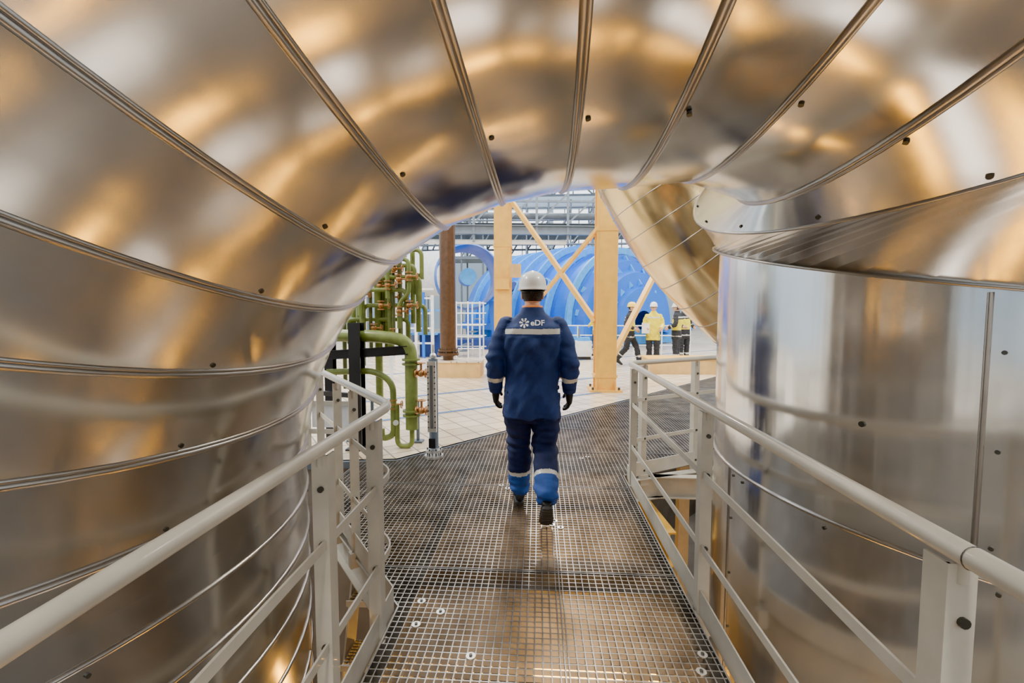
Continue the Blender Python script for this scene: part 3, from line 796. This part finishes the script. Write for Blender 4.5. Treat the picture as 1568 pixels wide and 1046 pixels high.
        for t,wd,h in ((-.02,.018,.05),(.0,.032,.085),(.15,.038,.11),(.32,.038,.115),(.48,.042,.088),(.65,.048,.070),(.82,.050,.058),(.94,.040,.045),(1.0,.018,.025)):
            c=heel+fd*t*flen; ring=[]
            for j in range(20):
                q=2*pi*j/20; cx=math.cos(q); sy=math.sin(q)
                ring.append(c+sdv*cx*wd+upv*(.022+(h-.022)*(.5+.5*sy)))
            R_.append(ring)
            Rs.append([c+sdv*math.cos(2*pi*j/20)*wd*1.06+upv*(.0125+.0125*math.copysign(abs(math.sin(2*pi*j/20))**.4,math.sin(2*pi*j/20))) for j in range(20)])
        vs,fs=ringmesh(R_); out.add(vs,fs,M_BOOT,True); vs,fs=ringmesh(Rs); out.add(vs,fs,M_SOLE,False)
        for q in range(7): 
            c=heel+fd*flen*(.06+.13*q); out.beam(c-sdv*.036-upv*.003,c+sdv*.036-upv*.003,.018,.008,M_SOLE,upv)
        out.tube([heel+fd*flen*.2+upv*.06, an+ (an-V(J['knee'+s])).normalized()*-.05],.05,M_BOOT,20)
    hc=L_((0,.015,1.665)); ht=J.get('headyaw',0); Rh=Matrix.Rotation(ht,3,'Z')
    out.tube([L_((0,0,1.53)),L_((0,.01,1.62))],.056,M_SKIN,24)
    n=36; vs=[];fs=[]
    for i in range(n+1):
        t=pi*i/n
        for k in range(n):
            a=2*pi*k/n; x=math.sin(t)*math.cos(a); y=math.sin(t)*math.sin(a); z=math.cos(t)
            w_=.076; 
            if z<0: w_*=1-.28*(-z)**1.3
            px,py,pz=x*w_,y*.095,z*.118
            if z<0 and y>0: py+=.012*(-z)
            if z<0 and y<0: py*=1-.25*(-z)
            if y>0:
                py+=.026*math.exp(-((px/.012)**2))*math.exp(-(((pz+.022)/.018)**2))
                py+=.012*math.exp(-((px/.009)**2))*math.exp(-(((pz)/.028)**2))
                py-=.010*math.exp(-(((abs(px)-.031)/.016)**2))*math.exp(-(((pz-.004)/.014)**2))
                py+=.005*math.exp(-((px/.028)**2))*math.exp(-(((pz+.058)/.009)**2))
                py+=.008*math.exp(-((px/.02)**2))*math.exp(-(((pz+.095)/.015)**2))
            vs.append(hc+Rh@V((px,py,pz)))
    for i in range(n):
        for k in range(n): fs.append((i*n+k,(i+1)*n+k,(i+1)*n+(k+1)%n,i*n+(k+1)%n))
    out.add(vs,fs,M_SKIN,True)
    for sx in (-1,1):
        out.sphere(hc+Rh@V((sx*.031,.074,.004)),.012,M_EYEW,n=8); out.sphere(hc+Rh@V((sx*.031,.0835,.004)),.006,M_EYED,n=8)
        out.sphere(hc+Rh@V((sx*.078,-.005,-.012)),.03,M_SKIN,(.32,.6,1.05),10)
        out.sphere(hc+Rh@V((sx*.082,-.001,-.012)),.02,M_SKIN,(.3,.55,1.0),8)
        out.beam(hc+Rh@V((sx*.018,.088,.024)),hc+Rh@V((sx*.045,.080,.022)),.006,.006,M_HAIR)
    out.sphere(hc+Rh@V((0,.093,-.058)),.02,M_LIP,(1.0,.25,.28),8)
    vs=[];fs=[]; rows=14
    for i in range(rows+1):
        z=.08-.135*i/rows
        for k in range(21):
            a=math.radians(180+k*9)
            rad=math.sqrt(max(.02,1-(z/.12)**2)); taper=1-.12*max(0,-z/.06)
            vs.append(hc+Rh@V((math.cos(a)*.081*rad*taper, math.sin(a)*.100*rad*taper+.004, z)))
    for i in range(rows):
        for k in range(20): fs.append((i*21+k,i*21+k+1,(i+1)*21+k+1,(i+1)*21+k))
    out.add(vs,fs,M_HAIR,True)
    hm=cfg['helmet']; hb=hc+V((0,.0,.045)); vs=[];R_=[]
    for (rx,ry,z) in ((.001,.001,.125),(.03,.036,.122),(.06,.072,.110),(.085,.103,.086),(.098,.121,.055),(.104,.131,.02),(.106,.134,-.004),(.112,.141,-.012),(.112,.141,-.018),(.100,.126,-.016)):
        ring=[]
        for j in range(40):
            a=2*pi*j/40; y_=math.sin(a)*ry; 
            if z<-.008 and math.sin(a)>0: y_+=.035*math.sin(a)**2
            ridge=.006*math.exp(-((math.cos(a)*rx/.02)**2)) if z>.02 else 0
            ring.append(hb+Rh@V((math.cos(a)*rx,y_,z+ridge)))
        R_.append(ring)
    out.rings(R_,hm)
    for sx in (-1,0,1): out.tube([hb+Rh@V((sx*.035,math.sin(q)*.11,.003+math.cos(q)*.118-abs(sx)*.008)) for q in [i*.25-1.25 for i in range(11)]],.005,hm,8)
    out.loop([hb+Rh@V((math.cos(2*pi*j/30)*.086,math.sin(2*pi*j/30)*.108,-.022-.01*max(0,-math.sin(2*pi*j/30)))) for j in range(30)],.007,M_BLACK)
    out.sphere(hb+Rh@V((0,-.112,-.034)),.014,M_BLACK,n=8)
    if cfg.get('text'):
        cu=bpy.data.curves.new('t','FONT'); cu.body='eDF'; cu.size=.055; cu.extrude=0; cu.offset=.0010
        to=bpy.data.objects.new('t',cu); scn.collection.objects.link(to)
        dg=bpy.context.evaluated_depsgraph_get(); tm=bpy.data.meshes.new_from_object(to.evaluated_get(dg))
        bm=bmesh.new(); bm.from_mesh(tm); bmesh.ops.triangulate(bm,faces=bm.faces)
        bmesh.ops.subdivide_edges(bm,edges=bm.edges,cuts=2,use_grid_fill=True)
        pv=[]
        def proj(x,z):
            h=bvh.ray_cast(V((x,-1,z)),V((0,1,0)))
            return (h[0]+V((0,-.005,0))) if h[0] else V((x,-.2,z))
        for v in bm.verts: pv.append(proj(v.co.x*1.1-.012,v.co.y+1.432))
        bm.verts.index_update(); out.add(pv,[[v.index for v in f.verts] for f in bm.faces],M_LABEL); bm.free()
        bpy.data.objects.remove(to)
        for k in range(7):
            a=2*pi*k/7+.3; cx,cz=-.058,1.449; vs=[]
            for (rr_,da) in ((.010,-.25),(.032,-.26),(.038,0),(.032,.26),(.010,.25)): vs.append(proj(cx+rr_*math.cos(a+da),cz+rr_*math.sin(a+da)))
            out.add(vs,[(0,1,2,3,4)],M_LABEL)
    if cfg.get('paper'):
        out.box(V(J['wristR'])+V((0,.12,-.02)),(.21,.01,.29),M_LABEL)
    Mt=Matrix.Translation(V(loc))@Matrix.Rotation(yaw,4,'Z')@Matrix.Scale(cfg.get('scale',1),4)
    out.v=[Mt@v for v in out.v]
    return out.obj(name,False)

walk=dict(kneeL=(-.105,.12,.50),ankleL=(-.10,.19,.12),heelL=(-.10,.13,0),toeL=(-.125,.41,0),
          kneeR=(.10,.02,.49),ankleR=(.11,-.30,.24),heelR=(.112,-.375,.185),toeR=(.105,-.20,-.01),
          elbowL=(-.275,-.05,1.17),wristL=(-.28,.05,.94),elbowR=(.275,-.05,1.17),wristR=(.28,.03,.94),lean=.05)
person('walking_worker',(-.05,3.40,.012),0,walk,dict(jacket=M_NAVY,trouser=M_NAVYD,hem=M_NAVYB,collar=M_ORANGE,helmet=M_HELM,glove=M_GLOVE,text=True,bulk=1.12),.0075)
wk2=dict(kneeL=(-.10,.20,.50),ankleL=(-.09,.30,.11),heelL=(-.09,.24,0),toeL=(-.10,.50,.02),
         kneeR=(.10,-.05,.50),ankleR=(.09,-.32,.18),heelR=(.09,-.39,.11),toeR=(.09,-.17,-.01),
         elbowL=(-.25,-.08,1.18),wristL=(-.24,.10,1.05),elbowR=(.25,-.06,1.18),wristR=(.22,.16,1.08),lean=.06)
std=dict(kneeL=(-.10,.02,.50),ankleL=(-.11,0,.10),heelL=(-.11,-.06,0),toeL=(-.14,.20,0),
         kneeR=(.10,.02,.50),ankleR=(.11,0,.10),heelR=(.11,-.06,0),toeR=(.14,.20,0),
         elbowL=(-.26,-.03,1.18),wristL=(-.22,.17,1.08),elbowR=(.26,-.03,1.18),wristR=(.20,.19,1.10),lean=.0)
person('hall_worker',(2.62,13.4,0),math.radians(-115),wk2,dict(jacket=M_DARK,trouser=M_DARK,helmet=M_HELY,glove=M_SKIN,vest=True,seed=1),.014)
person('hall_worker',(3.28,13.3,0),math.radians(165),std,dict(jacket=M_HIVIS,trouser=M_DARK,helmet=M_HELM,glove=M_SKIN,paper=True,seed=2,headyaw=.5),.014)
person('hall_worker',(4.12,13.9,0),math.radians(60),std,dict(jacket=M_DARK,trouser=M_DARK,helmet=M_HELM,glove=M_SKIN,vest=True,seed=3),.014)
person('hall_worker',(4.55,14.6,0),math.radians(200),std,dict(jacket=M_DARK,trouser=M_DARK,helmet=M_HELY,glove=M_SKIN,vest=True,seed=4),.014)
person('hall_worker',(2.05,16.1,0),math.radians(30),std,dict(jacket=M_HIVIS,trouser=M_NAVYD,helmet=M_HELM,glove=M_SKIN,seed=5),.016)

# ------------------------------------------------------------------ world & view
wd=bpy.data.worlds.new('world'); scn.world=wd; wd.use_nodes=True
bg=wd.node_tree.nodes['Background']; bg.inputs['Color'].default_value=(.90,.95,1,1); bg.inputs['Strength'].default_value=3.2
scn.view_settings.view_transform='AgX'
try: scn.view_settings.look='AgX - Punchy'
except Exception as e: print(e)
scn.view_settings.exposure=0.65
